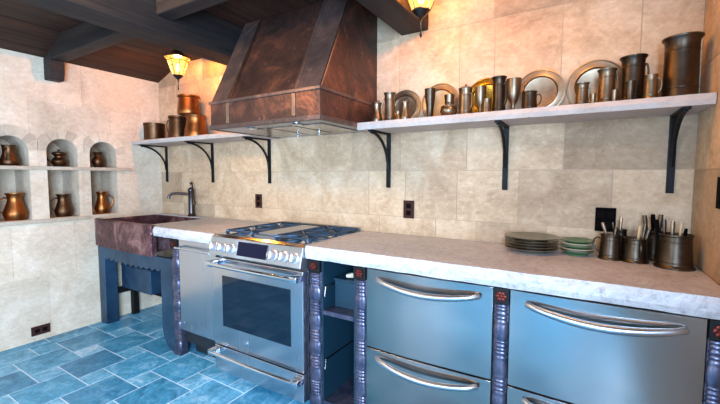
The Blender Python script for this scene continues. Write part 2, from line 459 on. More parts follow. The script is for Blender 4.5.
# ================================================================== NICHE LEDGES
def rough_slab(x0, x1, y0, y1, z0, z1, seg=.05, amp=.004, fronts='y', seed=0):
    """stone slab with a worn, chiselled visible edge"""
    bm = bmesh.new(); mb = MB(); mb.bm.free(); mb.bm = bm
    nx = max(1, int((x1 - x0) / seg)); ny = max(1, int((y1 - y0) / seg)); nz = max(2, int((z1 - z0) / .018))
    V = {}
    def vert(i, j, k):
        if (i, j, k) not in V:
            x = x0 + (x1 - x0) * i / nx; y = y0 + (y1 - y0) * j / ny; z = z0 + (z1 - z0) * k / nz
            nv = noise.noise(Vector((x * 14 + seed, y * 14, z * 30))) + .6 * noise.noise(Vector((x * 45, y * 45 + seed, z * 60)))
            if 'y' in fronts and j == 0:
                y += amp * (nv + .3)
                if k in (0, nz): y += amp * 1.2
            if 'x' in fronts and i == nx:
                x -= amp * (nv + .3)
            if 'X' in fronts and i == 0: x += amp * (nv + .3)
            V[(i, j, k)] = bm.verts.new((x, y, z))
        return V[(i, j, k)]
    for i in range(nx):
        for j in range(ny):
            for k in (0, nz): bm.faces.new((vert(i, j, k), vert(i + 1, j, k), vert(i + 1, j + 1, k), vert(i, j + 1, k)))
    for i in range(nx):
        for k in range(nz):
            for j in (0, ny): bm.faces.new((vert(i, j, k), vert(i + 1, j, k), vert(i + 1, j, k + 1), vert(i, j, k + 1)))
    for j in range(ny):
        for k in range(nz):
            for i in (0, nx): bm.faces.new((vert(i, j, k), vert(i, j + 1, k), vert(i, j + 1, k + 1), vert(i, j, k + 1)))
    return mb
mb = rough_slab(.0005, .028, -1.9, -.295, 1.335, 1.362, .05, .003, 'x')
for a, b in NICH: mb.box(-ND + .001, .003, a + .001, b - .001, 1.337, 1.362)
tag(obj('niche_shelf', mb, M['stone_pale'], origin=(0, -1, 1.335)), 'thin stone shelf crossing the three arched niches at mid height', 'shelf')
mb = rough_slab(.0005, .022, -1.9, -.645, .92, .95, .05, .003, 'x')
tag(obj('niche_sill', mb, M['stone_pale'], origin=(0, -1, .92)), 'narrow stone sill below the three arched niches', 'sill')

# ================================================================== COUNTERTOPS
mb = rough_slab(.93, 1.604, -.633, -.003, .851, .92, .03, .006, 'y', 3)
mb.box(.80, .931, -.585, -.003, .853, .9195); mb.box(.003, .802, -.07, -.003, .853, .919)
tag(obj('countertop', mb, M['counter'], origin=(1.2, -.3, .851)), 'pale stone countertop piece between the copper sink and the range', 'countertop')
mb = rough_slab(2.360, W - .003, -.633, -.003, .851, .92, .03, .007, 'y', 11)
tag(obj('countertop', mb, M['counter'], origin=(3.2, -.3, .851)), 'long thick pale stone countertop right of the range', 'countertop')

# ================================================================== WALL SHELVES and brackets
mb = rough_slab(.003, 1.589, -.285, -.003, 1.578, 1.612, .04, .004, 'y', 5)
tag(obj('wall_shelf', mb, M['shelf_stone'], origin=(.8, -.14, 1.578)), 'short stone wall shelf in the left corner, holding copper pots', 'shelf')
mb = rough_slab(2.462, W - .003, -.27, -.003, 1.563, 1.605, .04, .004, 'y', 8)
tag(obj('wall_shelf', mb, M['shelf_stone'], origin=(3.2, -.12, 1.572)), 'long stone wall shelf right of the hood, lined with pewter', 'shelf')
def bracket(depth, h=.345):
    t = thing('shelf_bracket', 'x', 'bracket', (0, 0, 0), 0, 'black iron shelf brackets')
    mb = MB(); mb.box(-.014, .014, -.011, -.001, -h, 0, .002); obj('wall_bar', mb, M['iron'], t, local=True)
    mb = MB(); mb.box(-.014, .014, -depth, -.0115, -.010, 0, .002); obj('shelf_arm', mb, M['iron'], t, local=True)
    mb = MB(); d = depth - .03; hh = h * .62
    mb.tube([(0, -.014 - d + d * math.sin(a), -.012 - hh + hh * math.cos(a)) for a in [PI / 2 * i / 14 for i in range(15)]], .009, 6)
    obj('curved_brace', mb, M['iron'], t, local=True, smooth=True)
    return t
b0 = bracket(.25)
for k, (x, z, l) in enumerate([(2.54, 1.5625, 'black iron bracket at the hood end of the long shelf'),
        (3.25, 1.5625, 'black iron bracket under the middle of the long shelf'),
        (3.95, 1.5625, 'black iron bracket under the long shelf beside the right corner')]):
    b = b0 if k == 0 else copy_tree(b0)
    b.location = (x, -.003, z); b['label'] = l
b1 = bracket(.262)
for k, (x, z, l) in enumerate([(.108, 1.5775, 'black iron bracket under the short shelf nearest the left corner'),
        (.80, 1.5775, 'black iron bracket under the middle of the short shelf, right of the faucet'),
        (1.49, 1.5775, 'black iron bracket under the short shelf, just below the hood')]):
    b = b1 if k == 0 else copy_tree(b1)
    b.location = (x, -.003, z); b['label'] = l

# ================================================================== RANGE HOOD
HX0, HX1, HY, HZ0, HZ1 = 1.595, 2.455, -.617, 1.580, 1.745
hood = thing('range_hood', 'large hammered dark copper range hood with sloping front above the range', 'range hood', (2.025, -.3, HZ0))
yt = -.318; zt = ZC - .002
def hy(z): return HY + .012 + (yt - HY - .012) * (z - HZ1) / (zt - HZ1)
mb = MB(); mb.prism([(-.003, HZ1 - .01), (HY + .012, HZ1 - .01), (yt, zt), (-.003, zt)], 0, HX0 + .006, HX1 - .006)
obj('canopy', mb, M['hood'], hood)
mb = MB()
mb.box(HX0, HX1, HY, HY + .012, HZ0, HZ1); mb.box(HX0, HX0 + .012, HY + .012, -.003, HZ0, HZ1); mb.box(HX1 - .012, HX1, HY + .012, -.003, HZ0, HZ1)
obj('lower_band', mb, M['hood'], hood, bevel=.003)
for (x0, x1) in ((HX0 + .002, HX0 + .155), (HX1 - .165, HX1 - .002)):
    mb = MB(); mb.prism([(hy(HZ1) - .009, HZ1), (hy(zt) - .009, zt), (hy(zt) + .01, zt), (hy(HZ1) + .01, HZ1)], 0, x0, x1)
    obj('strap', mb, M['hood_strap'], hood, bevel=.003)
for (x0, x1) in ((HX0 + .155, HX0 + .172), (HX1 - .183, HX1 - .165)):
    mb = MB(); mb.prism([(hy(HZ1) - .013, HZ1), (hy(zt) - .013, zt), (hy(zt) + .01, zt), (hy(HZ1) + .01, HZ1)], 0, x0, x1)
    obj('seam_strip', mb, M['hood_seam'] if x0 < 2 else M['hood_strap'], hood, bevel=.003)
for x in (HX0 + .163, HX1 - .174):
    mb = MB(); mb.box(x - .012, x + .012, HY - .006, HY, HZ0 + .03, HZ1 - .014, .002); obj('band_clip', mb, M['hood_seam'], hood)
mb = MB(); mb.box(HX0 - .006, HX1 + .006, HY - .008, -.003, HZ1 - .012, HZ1 + .006, .003); obj('upper_moulding', mb, M['hood_strap'], hood)
mb = MB()
for (a, b, c, d) in ((HX0 - .006, HX1 + .006, HY - .008, HY + .014), (HX1 - .014, HX1 + .006, HY + .014, -.003), (HX0 - .006, HX0 + .014, HY + .014, -.290)):
    mb.box(a, b, c, d, HZ0 - .001, HZ0 + .026)
obj('lower_moulding', mb, M['hood_strap'], hood, bevel=.003)
# corner edge strip down the right side slope
mb = MB(); mb.tube([(HX1 - .003, hy(HZ1) - .006, HZ1), (HX1 - .003, hy(zt) - .006, zt)], .006, 6); obj('corner_bead', mb, M['hood_seam'], hood, smooth=True)
mb = MB(); mb.box(HX0 + .02, HX1 - .016, HY + .016, -.003, HZ0 + .003, HZ0 + .012); ln = obj('liner', mb, M['hood_liner'], hood)
mb = MB()
for i in range(3):
    x0 = HX0 + .20 + i * .2
    mb.box(x0, x0 + .18, -.5, -.12, HZ0 - .003, HZ0 + .0028)
obj('filter_panel', mb, M['steel'], hood)
for x in (HX0 + .28, HX1 - .22):
    mb = MB(); mb.lathe([(.03, 0), (.03, .006), (.02, .008)], 16, (x, -.54, HZ0 - .0052)); obj('hood_lamp', mb, M['steel_bright'], hood)
for x in (1.95, 2.13):
    mb = MB(); mb.lathe([(.006, -.02), (.008, -.012), (.006, 0)], 10, (x, -.2, HZ0 - .0032)); obj('knob', mb, M['steel_bright'], hood)

# ================================================================== COPPER APRON SINK
sk = thing('apron_sink', 'hammered dark copper apron-front sink in the left corner', 'sink', (.4, -.3, .69))
mb = MB(); nx, nz = 24, 8
mb.prism([(.003, -.612), (.10, -.628), (.45, -.642), (.80, -.642), (.908, -.636), (.908, -.590), (.003, -.590)], 2, .69, .924)
obj('apron', mb, M['sink'], sk, bevel=.006)
mb = MB()   # basin: floor and four walls, open above
x0, x1, y0, y1, zb, zr = .004, .797, -.5895, -.073, .70, .912
t = .022
mb.box(x0, x1, y0, y1, zb, zb + .012); mb.box(x0, x0 + t, y0, y1, zb + .012, zr); mb.box(x1 - t, x1, y0, y1, zb + .012, .850)
mb.box(x0 + t, x1 - t, y0, y0 + t, zb + .012, zr); mb.box(x0 + t, x1 - t, y1 - t, y1, zb + .012, zr)
obj('basin', mb, M['sink'], sk, bevel=.004)
mb = MB(); mb.lathe([(.045, 0), (.045, .004), (.03, .005), (.028, .002)], 24, (.4, -.33, .712)); obj('drain', mb, M['bronze'], sk, smooth=True)

# faucet
fc = thing('faucet', 'dark bronze pump-style faucet standing behind the copper sink', 'faucet', (.53, -.045, .92))
mb = MB(); mb.lathe([(.034, 0), (.036, .012), (.028, .02), (.026, .035), (.025, .225), (.028, .232), (.028, .246), (.018, .258), (.006, .265)], 20, (.53, -.042, .92)); obj('body', mb, M['bronze'], fc, smooth=True)
mb = MB(); mb.tube([(.53, -.05, 1.12), (.50, -.085, 1.128), (.45, -.13, 1.132), (.42, -.16, 1.128), (.405, -.175, 1.112), (.40, -.18, 1.085)], [.012, .012, .011, .011, .012, .014], 12); obj('spout', mb, M['bronze'], fc, smooth=True)
mb = MB(); mb.lathe([(.004, 0), (.004, .02), (.012, .028), (.012, .034), (.004, .042)], 12, (.53, -.042, 1.19)); obj('finial', mb, M['bronze'], fc, smooth=True)
mb = MB(); mb.tube([(.53, -.042, 1.215), (.57, -.06, 1.235), (.60, -.075, 1.22), (.62, -.088, 1.17), (.64, -.096, 1.12), (.655, -.10, 1.085)], [.005, .006, .006, .006, .006, .009], 10)
mb.tube([(.652, -.10, 1.09), (.662, -.103, 1.04)], [.007, .014], 10); lab(obj('lever', mb, M['bronze'], fc, smooth=True), 'long curved pump lever with a dangling grip')

# ================================================================== SINK STAND
st = thing('sink_stand', 'blue-grey metal stand with scalloped apron carrying the copper sink', 'stand', (.5, -.4, 0))
mb = MB(); mb.box(.012, .115, -.60, -.50, 0, .689); obj('leg', mb, M['blue_metal'], st, bevel=.004)
# wide board with a curved foot
pts = [(.955, .689), (.955, .18)] + [(.955 + .135 * (1 - math.cos(a)), .18 * (1 - math.sin(a))) for a in [PI / 2 * i / 10 for i in range(1, 11)]] + [(1.108, 0), (1.108, .689)]
mb = MB(); mb.prism(pts, 1, -.60, -.57); obj('side_board', mb, M['blue_metal'], st, bevel=.003)
mb = MB(); mb.box(1.00, 1.10, -.565, -.47, 0, .689); obj('leg', mb, M['blue_metal'], st, bevel=.004)
pts = [(.115, .689)]
n = 11; span = (.955 - .115) / n
low = []
for i in range(n):
    for k in range(7):
        u = k / 6; low.append((.115 + (i + u) * span, .580 + .018 * (1 - math.sin(PI * u)) - .012 * math.sin(PI * (i + u) / n)))
mb = MB(); mb.prism(pts + low + [(.955, .689)], 1, -.598, -.572); lab(obj('scalloped_apron', mb, M['blue_metal'], st), 'scalloped board below the sink')
for x in (.02, .76):
    mb = MB(); mb.box(x, x + .05, -.35, -.30, 0, .689); obj('leg', mb, M['iron'], st, bevel=.003)
mb = MB(); mb.box(.115, .955, -.345, -.305, .24, .29); obj('rail', mb, M['iron'], st, bevel=.003)
mb = MB(); mb.box(.05, .095, -.50, -.35, .24, .29); obj('rail', mb, M['iron'], st, bevel=.003)
mb = MB(); mb.box(.12, .58, -.47, -.32, .30, .50); mb.box(.115, .585, -.475, -.315, .50, .512)
tag(obj('storage_bin', mb, M['blue_metal'], origin=(.35, -.4, .295), bevel=.006), 'grey-blue bin standing on the rail under the sink', 'bin')

# ================================================================== PILASTERS
def pilaster(x0, x1, label, z1=.845, y=-.61):
    xc, w = (x0 + x1) / 2, (x1 - x0)
    t = thing('pilaster', label, 'pilaster', (xc, y + .03, 0), 0, None)
    mb = MB(); mb.box(x0, x1, y + .012, y + .06, 0, z1); obj('back_plate', mb, M['carved'], t, bevel=.002)
    # carved face: swelling scrolls alternating with ribbed lengths
    ring = []
    N = 150; zt_ = z1 - .07
    mb = MB(); prof = []
    for i in range(N + 1):
        z = .03 + (zt_ - .03) * i / N; u = (z - .03) / (zt_ - .03)
        ph = (u * 5) % 1.0
        if ph < .5: r = .41 + .13 * math.sin(PI * ph / .5) ** .7
        else: r = .43 + .04 * (1 if int((ph - .5) * 18) % 2 == 0 else -1)
        prof.append((r * w, z))
    rows = []
    for r, z in prof:
        rows.append([mb.bm.verts.new((xc + r * math.cos(a), y + .012 - .5 * r * math.sin(a), z)) for a in [PI * k / 10 for k in range(11)]])
    for a, b in zip(rows, rows[1:]):
        for k in range(10): mb.bm.faces.new((a[k], a[k + 1], b[k + 1], b[k]))
    mb.bm.faces.new(rows[0]); mb.bm.faces.new(rows[-1])
    obj('carved_column', mb, M['carved'], t, smooth=True)
    mb = MB(); mb.box(x0 - .001, x1 + .001, y - .006, y + .012, z1 - .065, z1, .003); obj('capital', mb, M['iron'], t)
    mb = MB(); c = (xc, y - .006, z1 - .033)
    for k in range(6):
        a = 2 * PI * k / 6; mb.lathe([(.001, -.006), (.008, -.004), (.009, 0)], 10, (c[0] + .013 * math.cos(a), c[1], c[2] + .013 * math.sin(a)), ax=1)
    mb.lathe([(.001, -.009), (.007, -.006), (.008, 0)], 12, c, ax=1)
    lab(obj('rosette', mb, M['rosette'], t, smooth=True), 'small red copper flower')
    mb = MB(); mb.box(x0 - .002, x1 + .002, y - .004, y + .012, 0, .03, .003); obj('foot', mb, M['carved'], t)
pilaster(1.112, 1.19, 'carved dark pilaster between the sink stand and the dishwasher')
pilaster(2.364, 2.444, 'carved dark pilaster at the right side of the range')
pilaster(2.656, 2.722, 'carved dark pilaster between the open shelves and the first steel drawers')
pilaster(3.326, 3.382, 'carved dark pilaster between the two steel drawer units')
pilaster(3.976, 4.028, 'carved dark pilaster beside the right wall')

# ================================================================== DISHWASHER
dw = thing('dishwasher', 'narrow stainless steel dishwasher left of the range, with a towel bar', 'dishwasher', (1.4, -.3, 0))
mb = MB(); mb.box(1.20, 1.596, -.57, -.02, .10, .848); obj('body', mb, M['dark_in'], dw)
mb = MB(); mb.box(1.20, 1.598, -.607, -.572, .20, .845, .004); obj('door', mb, M['steel_range'], dw)
mb = MB(); mb.box(1.21, 1.59, -.50, -.48, 0, .10); mb.box(1.21, 1.59, -.48, -.05, .0, .02); obj('toe_kick', mb, M['dark_in'], dw)
mb = MB(); mb.tube([(1.215, -.645, .795), (1.585, -.645, .795)], .008, 10)
for x in (1.225, 1.575): mb.tube([(x, -.608, .795), (x, -.645, .795)], .006, 8)
obj('handle', mb, M['steel_bright'], dw, smooth=True)
mb = MB(); mb.lathe([(.006, -.003), (.006, 0)], 12, (1.235, -.607, .255), ax=1); obj('badge', mb, M['steel_bright'], dw)

# ================================================================== RANGE
RX0, RX1 = 1.608, 2.356
rg = thing('range', 'stainless steel gas range with oven, under the copper hood', 'range', (1.982, -.3, 0))
mb = MB(); mb.box(RX0, RX1, -.595, -.02, .05, .895); obj('body', mb, M['steel'], rg)
mb = MB(); mb.box(RX0 + .02, RX1 - .02, -.54, -.05, 0, .05); obj('plinth', mb, M['dark_in'], rg)
mb = MB(); mb.prism([(-.635, .912), (-.012, .912), (-.012, .924), (-.615, .924)], 0, RX0 - .002, RX1 + .002); obj('cooktop', mb, M['steel_bright'], rg, bevel=.002)
mb = MB(); mb.prism([(-.596, .896), (-.596, .785), (-.668, .800), (-.640, .911), (-.596, .911)], 0, RX0, RX1); panel = obj('control_panel', mb, M['satin'], rg, bevel=.003)
def on_panel(x, z, off=0):      # a point on the slanting panel face
    t_ = (z - .800) / .111; return Vector((x, -.668 + .028 * t_, z)) + Vector((0, -.969, -.245)).normalized() * 0 + Vector((0, -1, .25)).normalized() * off
pn = Vector((0, -1, .25)).normalized()
for k, x in enumerate((1.658, 1.735, 1.812, 2.157, 2.234, 2.311)):
    mb = MB(); c = on_panel(x, .852)
    q = pn.to_track_quat('Z', 'Y').to_matrix()
    k0 = MB(); k0.lathe([(.030, 0), (.031, .006), (.024, .010), (.024, .034), (.021, .038), (.001, .039)], 24)
    bmesh.ops.transform(k0.bm, matrix=Matrix.Translation(c) @ q.to_4x4(), verts=k0.bm.verts)
    kn = obj('knob', k0, M['knob'], panel, smooth=True)
    k1 = MB(); k1.box(-.004, .004, -.022, .022, .039, .046)
    bmesh.ops.transform(k1.bm, matrix=Matrix.Translation(c) @ q.to_4x4(), verts=k1.bm.verts)
    g_ = k1.mesh('grip'); g = bpy.data.objects.new('grip', g_); C.objects.link(g); g.parent = kn
    g_.transform(Matrix.Translation(-wloc(kn))); g_.materials.append(M['steel'])
mb = MB()
a, b, c_, d = on_panel(1.865, .818, .001), on_panel(2.105, .818, .001), on_panel(2.105, .898, .001), on_panel(1.865, .898, .001)
e = pn * .004
mb.poly([a, b, c_, d, a + e, b + e, c_ + e, d + e], [(0, 1, 2, 3), (4, 7, 6, 5), (0, 4, 5, 1), (1, 5, 6, 2), (2, 6, 7, 3), (3, 7, 4, 0)])
lab(obj('display', mb, M['display'], panel), 'dark blue-black touch display')
dz0, dz1 = .213, .778
door = None
mb = MB(); mb.box(RX0 + .004, RX1 - .004, -.640, -.597, dz0, dz1, .004); door = obj('oven_door', mb, M['steel_range'], rg)
mb = MB(); mb.box(1.70, 2.262, -.6435, -.6402, .345, .668, .001); obj('oven_window', mb, M['oven_glass'], door)
def bar_handle(z, parent, y=-.64, x0=RX0 + .03, x1=RX1 - .02):
    mb = MB(); n = 14
    pts = [(x0 + (x1 - x0) * i / n, y - .052 - .008 * math.sin(PI * i / n), z) for i in range(n + 1)]
    mb.tube(pts, .0125, 12)
    for x in (x0 + .005, x1 - .005): mb.box(x - .026, x + .026, y - .062, y - .001, z - .017, z + .017, .006)
    return obj('handle', mb, M['steel_bright'], parent, smooth=True)
bar_handle(.745, door)
mb = MB(); mb.lathe([(.014, -.003), (.015, 0)], 20, (1.905, -.640, .278), ax=1); mb.lathe([(.010, -.0045), (.011, -.003)], 20, (1.905, -.640, .278), ax=1)
obj('badge', mb, M['steel_bright'], door, smooth=True)
mb = MB(); mb.box(RX0 + .004, RX1 - .004, -.640, -.597, .045, .205, .004); dr = obj('lower_drawer', mb, M['steel_range'], rg)
bar_handle(.178, dr)
# burners, griddle, grates
bz = .924
for k, (x, y, r) in enumerate([(1.735, -.45, .045), (1.735, -.18, .038), (2.23, -.45, .05), (2.23, -.18, .038)]):
    mb = MB(); mb.lathe([(r * 1.25, 0), (r * 1.25, .003), (r, .005), (r, .008), (r * .7, .009), (.001, .0095)], 24, (x, y, bz + .0005)); obj('burner', mb, M['cast_iron'], rg, smooth=True)
mb = MB(); mb.box(1.895, 2.075, -.555, -.08, bz + .0005, bz + .006); mb.box(1.91, 2.06, -.53, -.11, bz + .006, bz + .020, .004)
lab(obj('griddle', mb, M['griddle'], rg), 'pale griddle plate in the centre')
for (x0, x1) in ((1.655, 1.885), (2.085, 2.335)):
    mb = MB(); y0, y1, zt_ = -.555, -.06, bz + .016; r = .0062
    for a, b in (((x0, y0), (x1, y0)), ((x0, y1), (x1, y1)), ((x0, y0), (x0, y1)), ((x1, y0), (x1, y1)), ((x0, (y0 + y1) / 2), (x1, (y0 + y1) / 2))):
        mb.tube([(a[0], a[1], zt_), (b[0], b[1], zt_)], r, 6)
    xm = (x0 + x1) / 2
    for yc in (-.45, -.185):
        for k in range(8):
            an = PI / 4 * k + PI / 8 * 0
            ex, ey = math.cos(an), math.sin(an)
            R_ = min((x1 - xm) / abs(ex) if abs(ex) > .01 else 9, .125 / abs(ey) if abs(ey) > .01 else 9)
            mb.tube([(xm + .03 * ex, yc + .03 * ey, zt_), (xm + R_ * ex, yc + R_ * ey, zt_)], r, 6)
    for x in (x0, x1):
        for y in (y0, (y0 + y1) / 2, y1): mb.box(x - .008, x + .008, y - .008, y + .008, bz + .0005, zt_)
    obj('grate', mb, M['cast_iron'], rg)
mb = MB(); mb.box(RX0 + .05, RX1 - .02, -.045, -.014, bz, bz + .022, .003); obj('rear_vent', mb, M['steel'], rg)

# ================================================================== OPEN SHELF BAY
bay = thing('open_cabinet', 'narrow open dark cabinet between the two pilasters right of the range', 'cabinet', (2.55, -.3, 0))
mb = MB(); mb.box(2.445, 2.453, -.595, -.03, .05, .848); obj('side_panel', mb, M['teal_in'], bay)
mb = MB(); mb.box(2.647, 2.655, -.595, -.03, .05, .848); obj('side_panel', mb, M['teal_in'], bay)
mb = MB(); mb.box(2.453, 2.647, -.05, -.03, .05, .848); obj('back_panel', mb, M['dark_in'], bay)
mb = MB(); mb.box(2.453, 2.647, -.595, -.05, .05, .075); mb.box(2.453, 2.647, -.56, -.54, 0, .05); obj('bottom', mb, M['carved'], bay)
mb = MB(); mb.box(2.453, 2.647, -.600, -.05, .555, .578); obj('shelf', mb, M['carved'], bay)
for z in (.30, .70):
    mb = MB(); mb.tube([(2.460, -.59, z - .05), (2.460, -.585, z), (2.460, -.30, z + .0), (2.460, -.10, z)], .004, 6); obj('slide_rail', mb, M['steel'], bay)
mb = MB(); mb.box(2.475, 2.640, -.52, -.12, .5785, .725); mb.box(2.470, 2.644, -.525, -.115, .725, .737)
tag(obj('storage_box', mb, M['teal_in'], origin=(2.56, -.3, .5785), bevel=.004), 'dark teal box on the upper shelf of the narrow open cabinet', 'box')
mb = MB(); mb.tube([(2.54, -.50, .752), (2.57, -.49, .757), (2.60, -.485, .757), (2.63, -.48, .752)], [.010, .014, .013, .009], 8)  # small pale lump on the box, its kind not known
tag(obj('pale_lump', mb, M['cream'], origin=(2.59, -.49, .738), smooth=True), 'small pale lump lying on the dark teal box', 'cloth')

# ================================================================== STEEL DRAWER UNITS
def drawer_unit(x0, x1, label):
    t = thing('drawer_unit', label, 'drawer unit', ((x0 + x1) / 2, -.3, 0))
    mb = MB(); mb.box(x0, x1, -.585, -.02, .07, .846); mb.box(x0 + .02, x1 - .02, -.53, -.05, 0, .07); obj('carcass', mb, M['dark_in'], t)
    for z0, z1, hz in ((.453, .843, .792), (.075, .446, .405)):
        # gently bowed steel front
        mb = MB(); n = 20
        pts = [(x0 + .002 + (x1 - x0 - .004) * i / n, -.606 - .010 * math.sin(PI * i / n) + .0012 * math.sin(2.5 * PI * i / n + x0)) for i in range(n + 1)]
        mb.prism(pts + [(x1 - .002, -.588), (x0 + .002, -.588)], 2, z0, z1)
        d = obj('drawer', mb, M['steel'], t, smooth=True, bevel=.002)
        mb = MB(); hx0, hx1 = x0 + .065, x1 - .055; n = 20
        pts = []; rad = []
        for i in range(n + 1):
            u = i / n; s_ = math.sin(PI * u)
            pts.append((hx0 + (hx1 - hx0) * u, -.617 - .045 * s_ ** .5, hz + .006 - .026 * s_)); rad.append(.011 + .003 * s_)
        mb.tube(pts, rad, 12, sq=1.1); obj('handle', mb, M['satin'], d, smooth=True)
drawer_unit(2.724, 3.324, 'two stacked stainless steel drawers nearer the range')
drawer_unit(3.384, 3.974, 'two stacked stainless steel drawers nearest the right wall')
mb = MB()

# ================================================================== OUTLETS
def outlet(loc, ax, label, wide=False, mat='outlet'):
    """ax 1: on the back wall, 0: left wall, 2: right wall"""
    t = thing('wall_outlet', label, 'outlet', loc)
    w, h = (.036, .056) if not wide else (.057, .048)
    if ax == 0: w, h = .060, .036
    if wide: w = .042; h = .058
    def bx(mb, a, b, c, d, p, q, be=0):
        if ax == 1: mb.box(a, b, -q, -p, c, d, be)
        elif ax == 0: mb.box(p, q, a, b, c, d, be)
        else: mb.box(-q, -p, a, b, c, d, be)
    mb = MB(); bx(mb, -w, w, -h, h, .0005, .007, .002); obj('cover_plate', mb, M[mat], t, local=True)
    spots = [(0, .022), (0, -.022)] if ax != 0 else [(.024, 0), (-.024, 0)]
    if wide: spots = [(-.019, .022), (-.019, -.022), (.019, .022), (.019, -.022)]
    for u, v in spots:
        mb = MB(); bx(mb, u - .015, u + .015, v - .015, v + .015, .0072, .010, .002); obj('socket', mb, M['outlet_face'], t, local=True)
outlet((1.36, -.001, 1.088), 1, 'brown wall outlet left of the range, under the hood')
outlet((2.682, -.001, 1.083), 1, 'brown wall outlet right of the range, under the long shelf')
outlet((3.715, -.001, 1.083), 1, 'black double outlet behind the tankards of cutlery', True, 'black_plastic')
outlet((.001, -1.02, .080), 0, 'dark outlet plate low on the left wall near the floor')
outlet((W - .001, -.40, 1.235), 2, 'dark outlet on the right wall at the picture edge', False, 'black_plastic')

# ================================================================== VESSELS
def open_prof(outer, th):
    """outer profile bottom->top, then back down inside"""
    inner = [(max(r - th, .001), z) for r, z in reversed(outer) if z > outer[0][1] + th]
    return outer + inner + [(.001, outer[0][1] + th)]
SH = {
 'tankard': [(.50, 0), (.50, .05), (.46, .08), (.44, .12), (.40, .80), (.40, .93), (.43, .96), (.43, 1)],
 'beaker': [(.36, 0), (.37, .04), (.36, .08), (.44, .9), (.47, .97), (.48, 1)],
 'flared': [(.45, 0), (.45, .04), (.42, .08), (.40, .80), (.41, .93), (.46, .965), (.48, .985), (.48, 1)],
 'goblet': [(.38, 0), (.40, .03), (.15, .08), (.10, .16), (.10, .26), (.26, .36), (.42, .55), (.46, .80), (.48, 1)],
 'vase': [(.30, 0), (.32, .04), (.26, .10), (.32, .35), (.44, .70), (.48, .92), (.50, 1)],
 'bowl': [(.26, 0), (.28, .06), (.40, .25), (.50, .55), (.48, .8), (.42, 1)],
 'jug': [(.40, 0), (.42, .04), (.44, .08), (.50, .20), (.49, .30), (.40, .48), (.31, .68), (.29, .80), (.33, .93), (.39, .98), (.39, 1)],
 'squat': [(.30, 0), (.34, .06), (.48, .30), (.50, .45), (.40, .62), (.28, .72), (.27, .82), (.42, .96), (.44, 1)],
 'urn': [(.42, 0), (.46, .06), (.50, .16), (.46, .30), (.34, .55), (.32, .75), (.34, .92), (.38, 1)],
 'kettle': [(.46, 0), (.49, .08), (.48, .25), (.44, .6), (.42, .88), (.47, .92), (.47, 1)],
 'pot': [(.44, 0), (.48, .04), (.48, .12), (.475, .80), (.49, .88), (.50, .97), (.50, 1)],
 'bell': [(.48, 0), (.50, .08), (.47, .30), (.41, .60), (.38, .85), (.42, .93), (.44, 1)],
}
def vessel(name, label, cat, x, y, z, D, h, shape, mat, hand=None, hs=1.0, lid=False, knob=False, group=None, spout=None, hands2=False, ringhandle=False, foot=False):
    t = thing(name, label, cat, (x, y, z), 0, group)
    out = [(r * D, zz_ * h) for r, zz_ in SH[shape]]
    mb = MB()
    if lid: mb.lathe(out, 30)
    else: mb.lathe(open_prof(out, min(.004, D * .04)), 30)
    if shape in ('tankard', 'flared', 'pot', 'kettle'):
        for f in (.18, .78):
            rr = None
            for (r0, z0), (r1, z1) in zip(out, out[1:]):
                if z0 <= f * h <= z1: rr = r0 + (r1 - r0) * (f * h - z0) / max(z1 - z0, 1e-6)
            if rr: mb.lathe([(rr - .001, f * h - .003), (rr + .0018, f * h - .0015), (rr + .0018, f * h + .0015), (rr - .001, f * h + .003)], 30)
    body = obj('body', mb, mat, t, local=True, smooth=True)
    def rad(f):
        for (r0, z0), (r1, z1) in zip(out, out[1:]):
            if z0 <= f * h <= z1: return r0 + (r1 - r0) * (f * h - z0) / max(z1 - z0, 1e-6)
        return out[-1][0]
    hl = [] if hand is None else ([hand, hand + PI] if hands2 else [hand])
    for a in hl:
        ca, sa = math.cos(a), math.sin(a)
        r1, r0 = rad(.80), rad(.28); e = .24 * D * hs
        P = [(r1 - .001, .80), (r1 + .6 * e, .86), (max(r1, r0) + e, .70), (max(r1, r0) + .95 * e, .5), (r0 + .5 * e, .33), (r0 - .001, .28)]
        # smooth by subdividing
        pts = []
        for i in range(len(P) - 1):
            for k in range(4):
                u = k / 4; pts.append((P[i][0] + (P[i + 1][0] - P[i][0]) * u, P[i][1] + (P[i + 1][1] - P[i][1]) * u))
        pts.append(P[-1])
        for _ in range(2): pts = [pts[0]] + [tuple((pts[i - 1][k] + 2 * pts[i][k] + pts[i + 1][k]) / 4 for k in (0, 1)) for i in range(1, len(pts) - 1)] + [pts[-1]]
        mb = MB(); mb.tube([(q[0] * ca, q[0] * sa, q[1] * h) for q in pts], max(.0028, D * .038), 8); obj('handle', mb, mat, t, local=True, smooth=True)
    if lid:
        mb = MB(); r = out[-1][0]; mb.lathe([(r * 1.06, h + .0003), (r * 1.06, h + .004), (r * .8, h + .12 * D), (r * .3, h + .18 * D), (.001, h + .19 * D)], 26); l_ = obj('lid', mb, mat, t, local=True, smooth=True)
        mb = MB(); zt_ = h + .188 * D; mb.lathe([(.03 * D, zt_), (.035 * D, zt_ + .03 * D), (.08 * D, zt_ + .07 * D), (.07 * D, zt_ + .12 * D), (.001, zt_ + .15 * D)], 14); obj('knob', mb, mat, l_, local=True, smooth=True)
    if spout is not None:
        ca, sa = math.cos(spout), math.sin(spout); r = rad(.45)
        mb = MB(); mb.tube([((r - .002) * ca, (r - .002) * sa, .4 * h), ((r + .18 * D) * ca, (r + .18 * D) * sa, .55 * h), ((r + .26 * D) * ca, (r + .26 * D) * sa, .92 * h)], [.09 * D, .06 * D, .04 * D], 10); obj('spout', mb, mat, t, local=True, smooth=True)
    if ringhandle:
        mb = MB(); r = rad(.9); mb.tube([(r * math.cos(a), 0, h * .95 + r * 1.1 * math.sin(a)) for a in [PI * i / 14 for i in range(15)]], max(.0025, .03 * D), 8); obj('bail_handle', mb, mat, t, local=True, smooth=True)
    return t
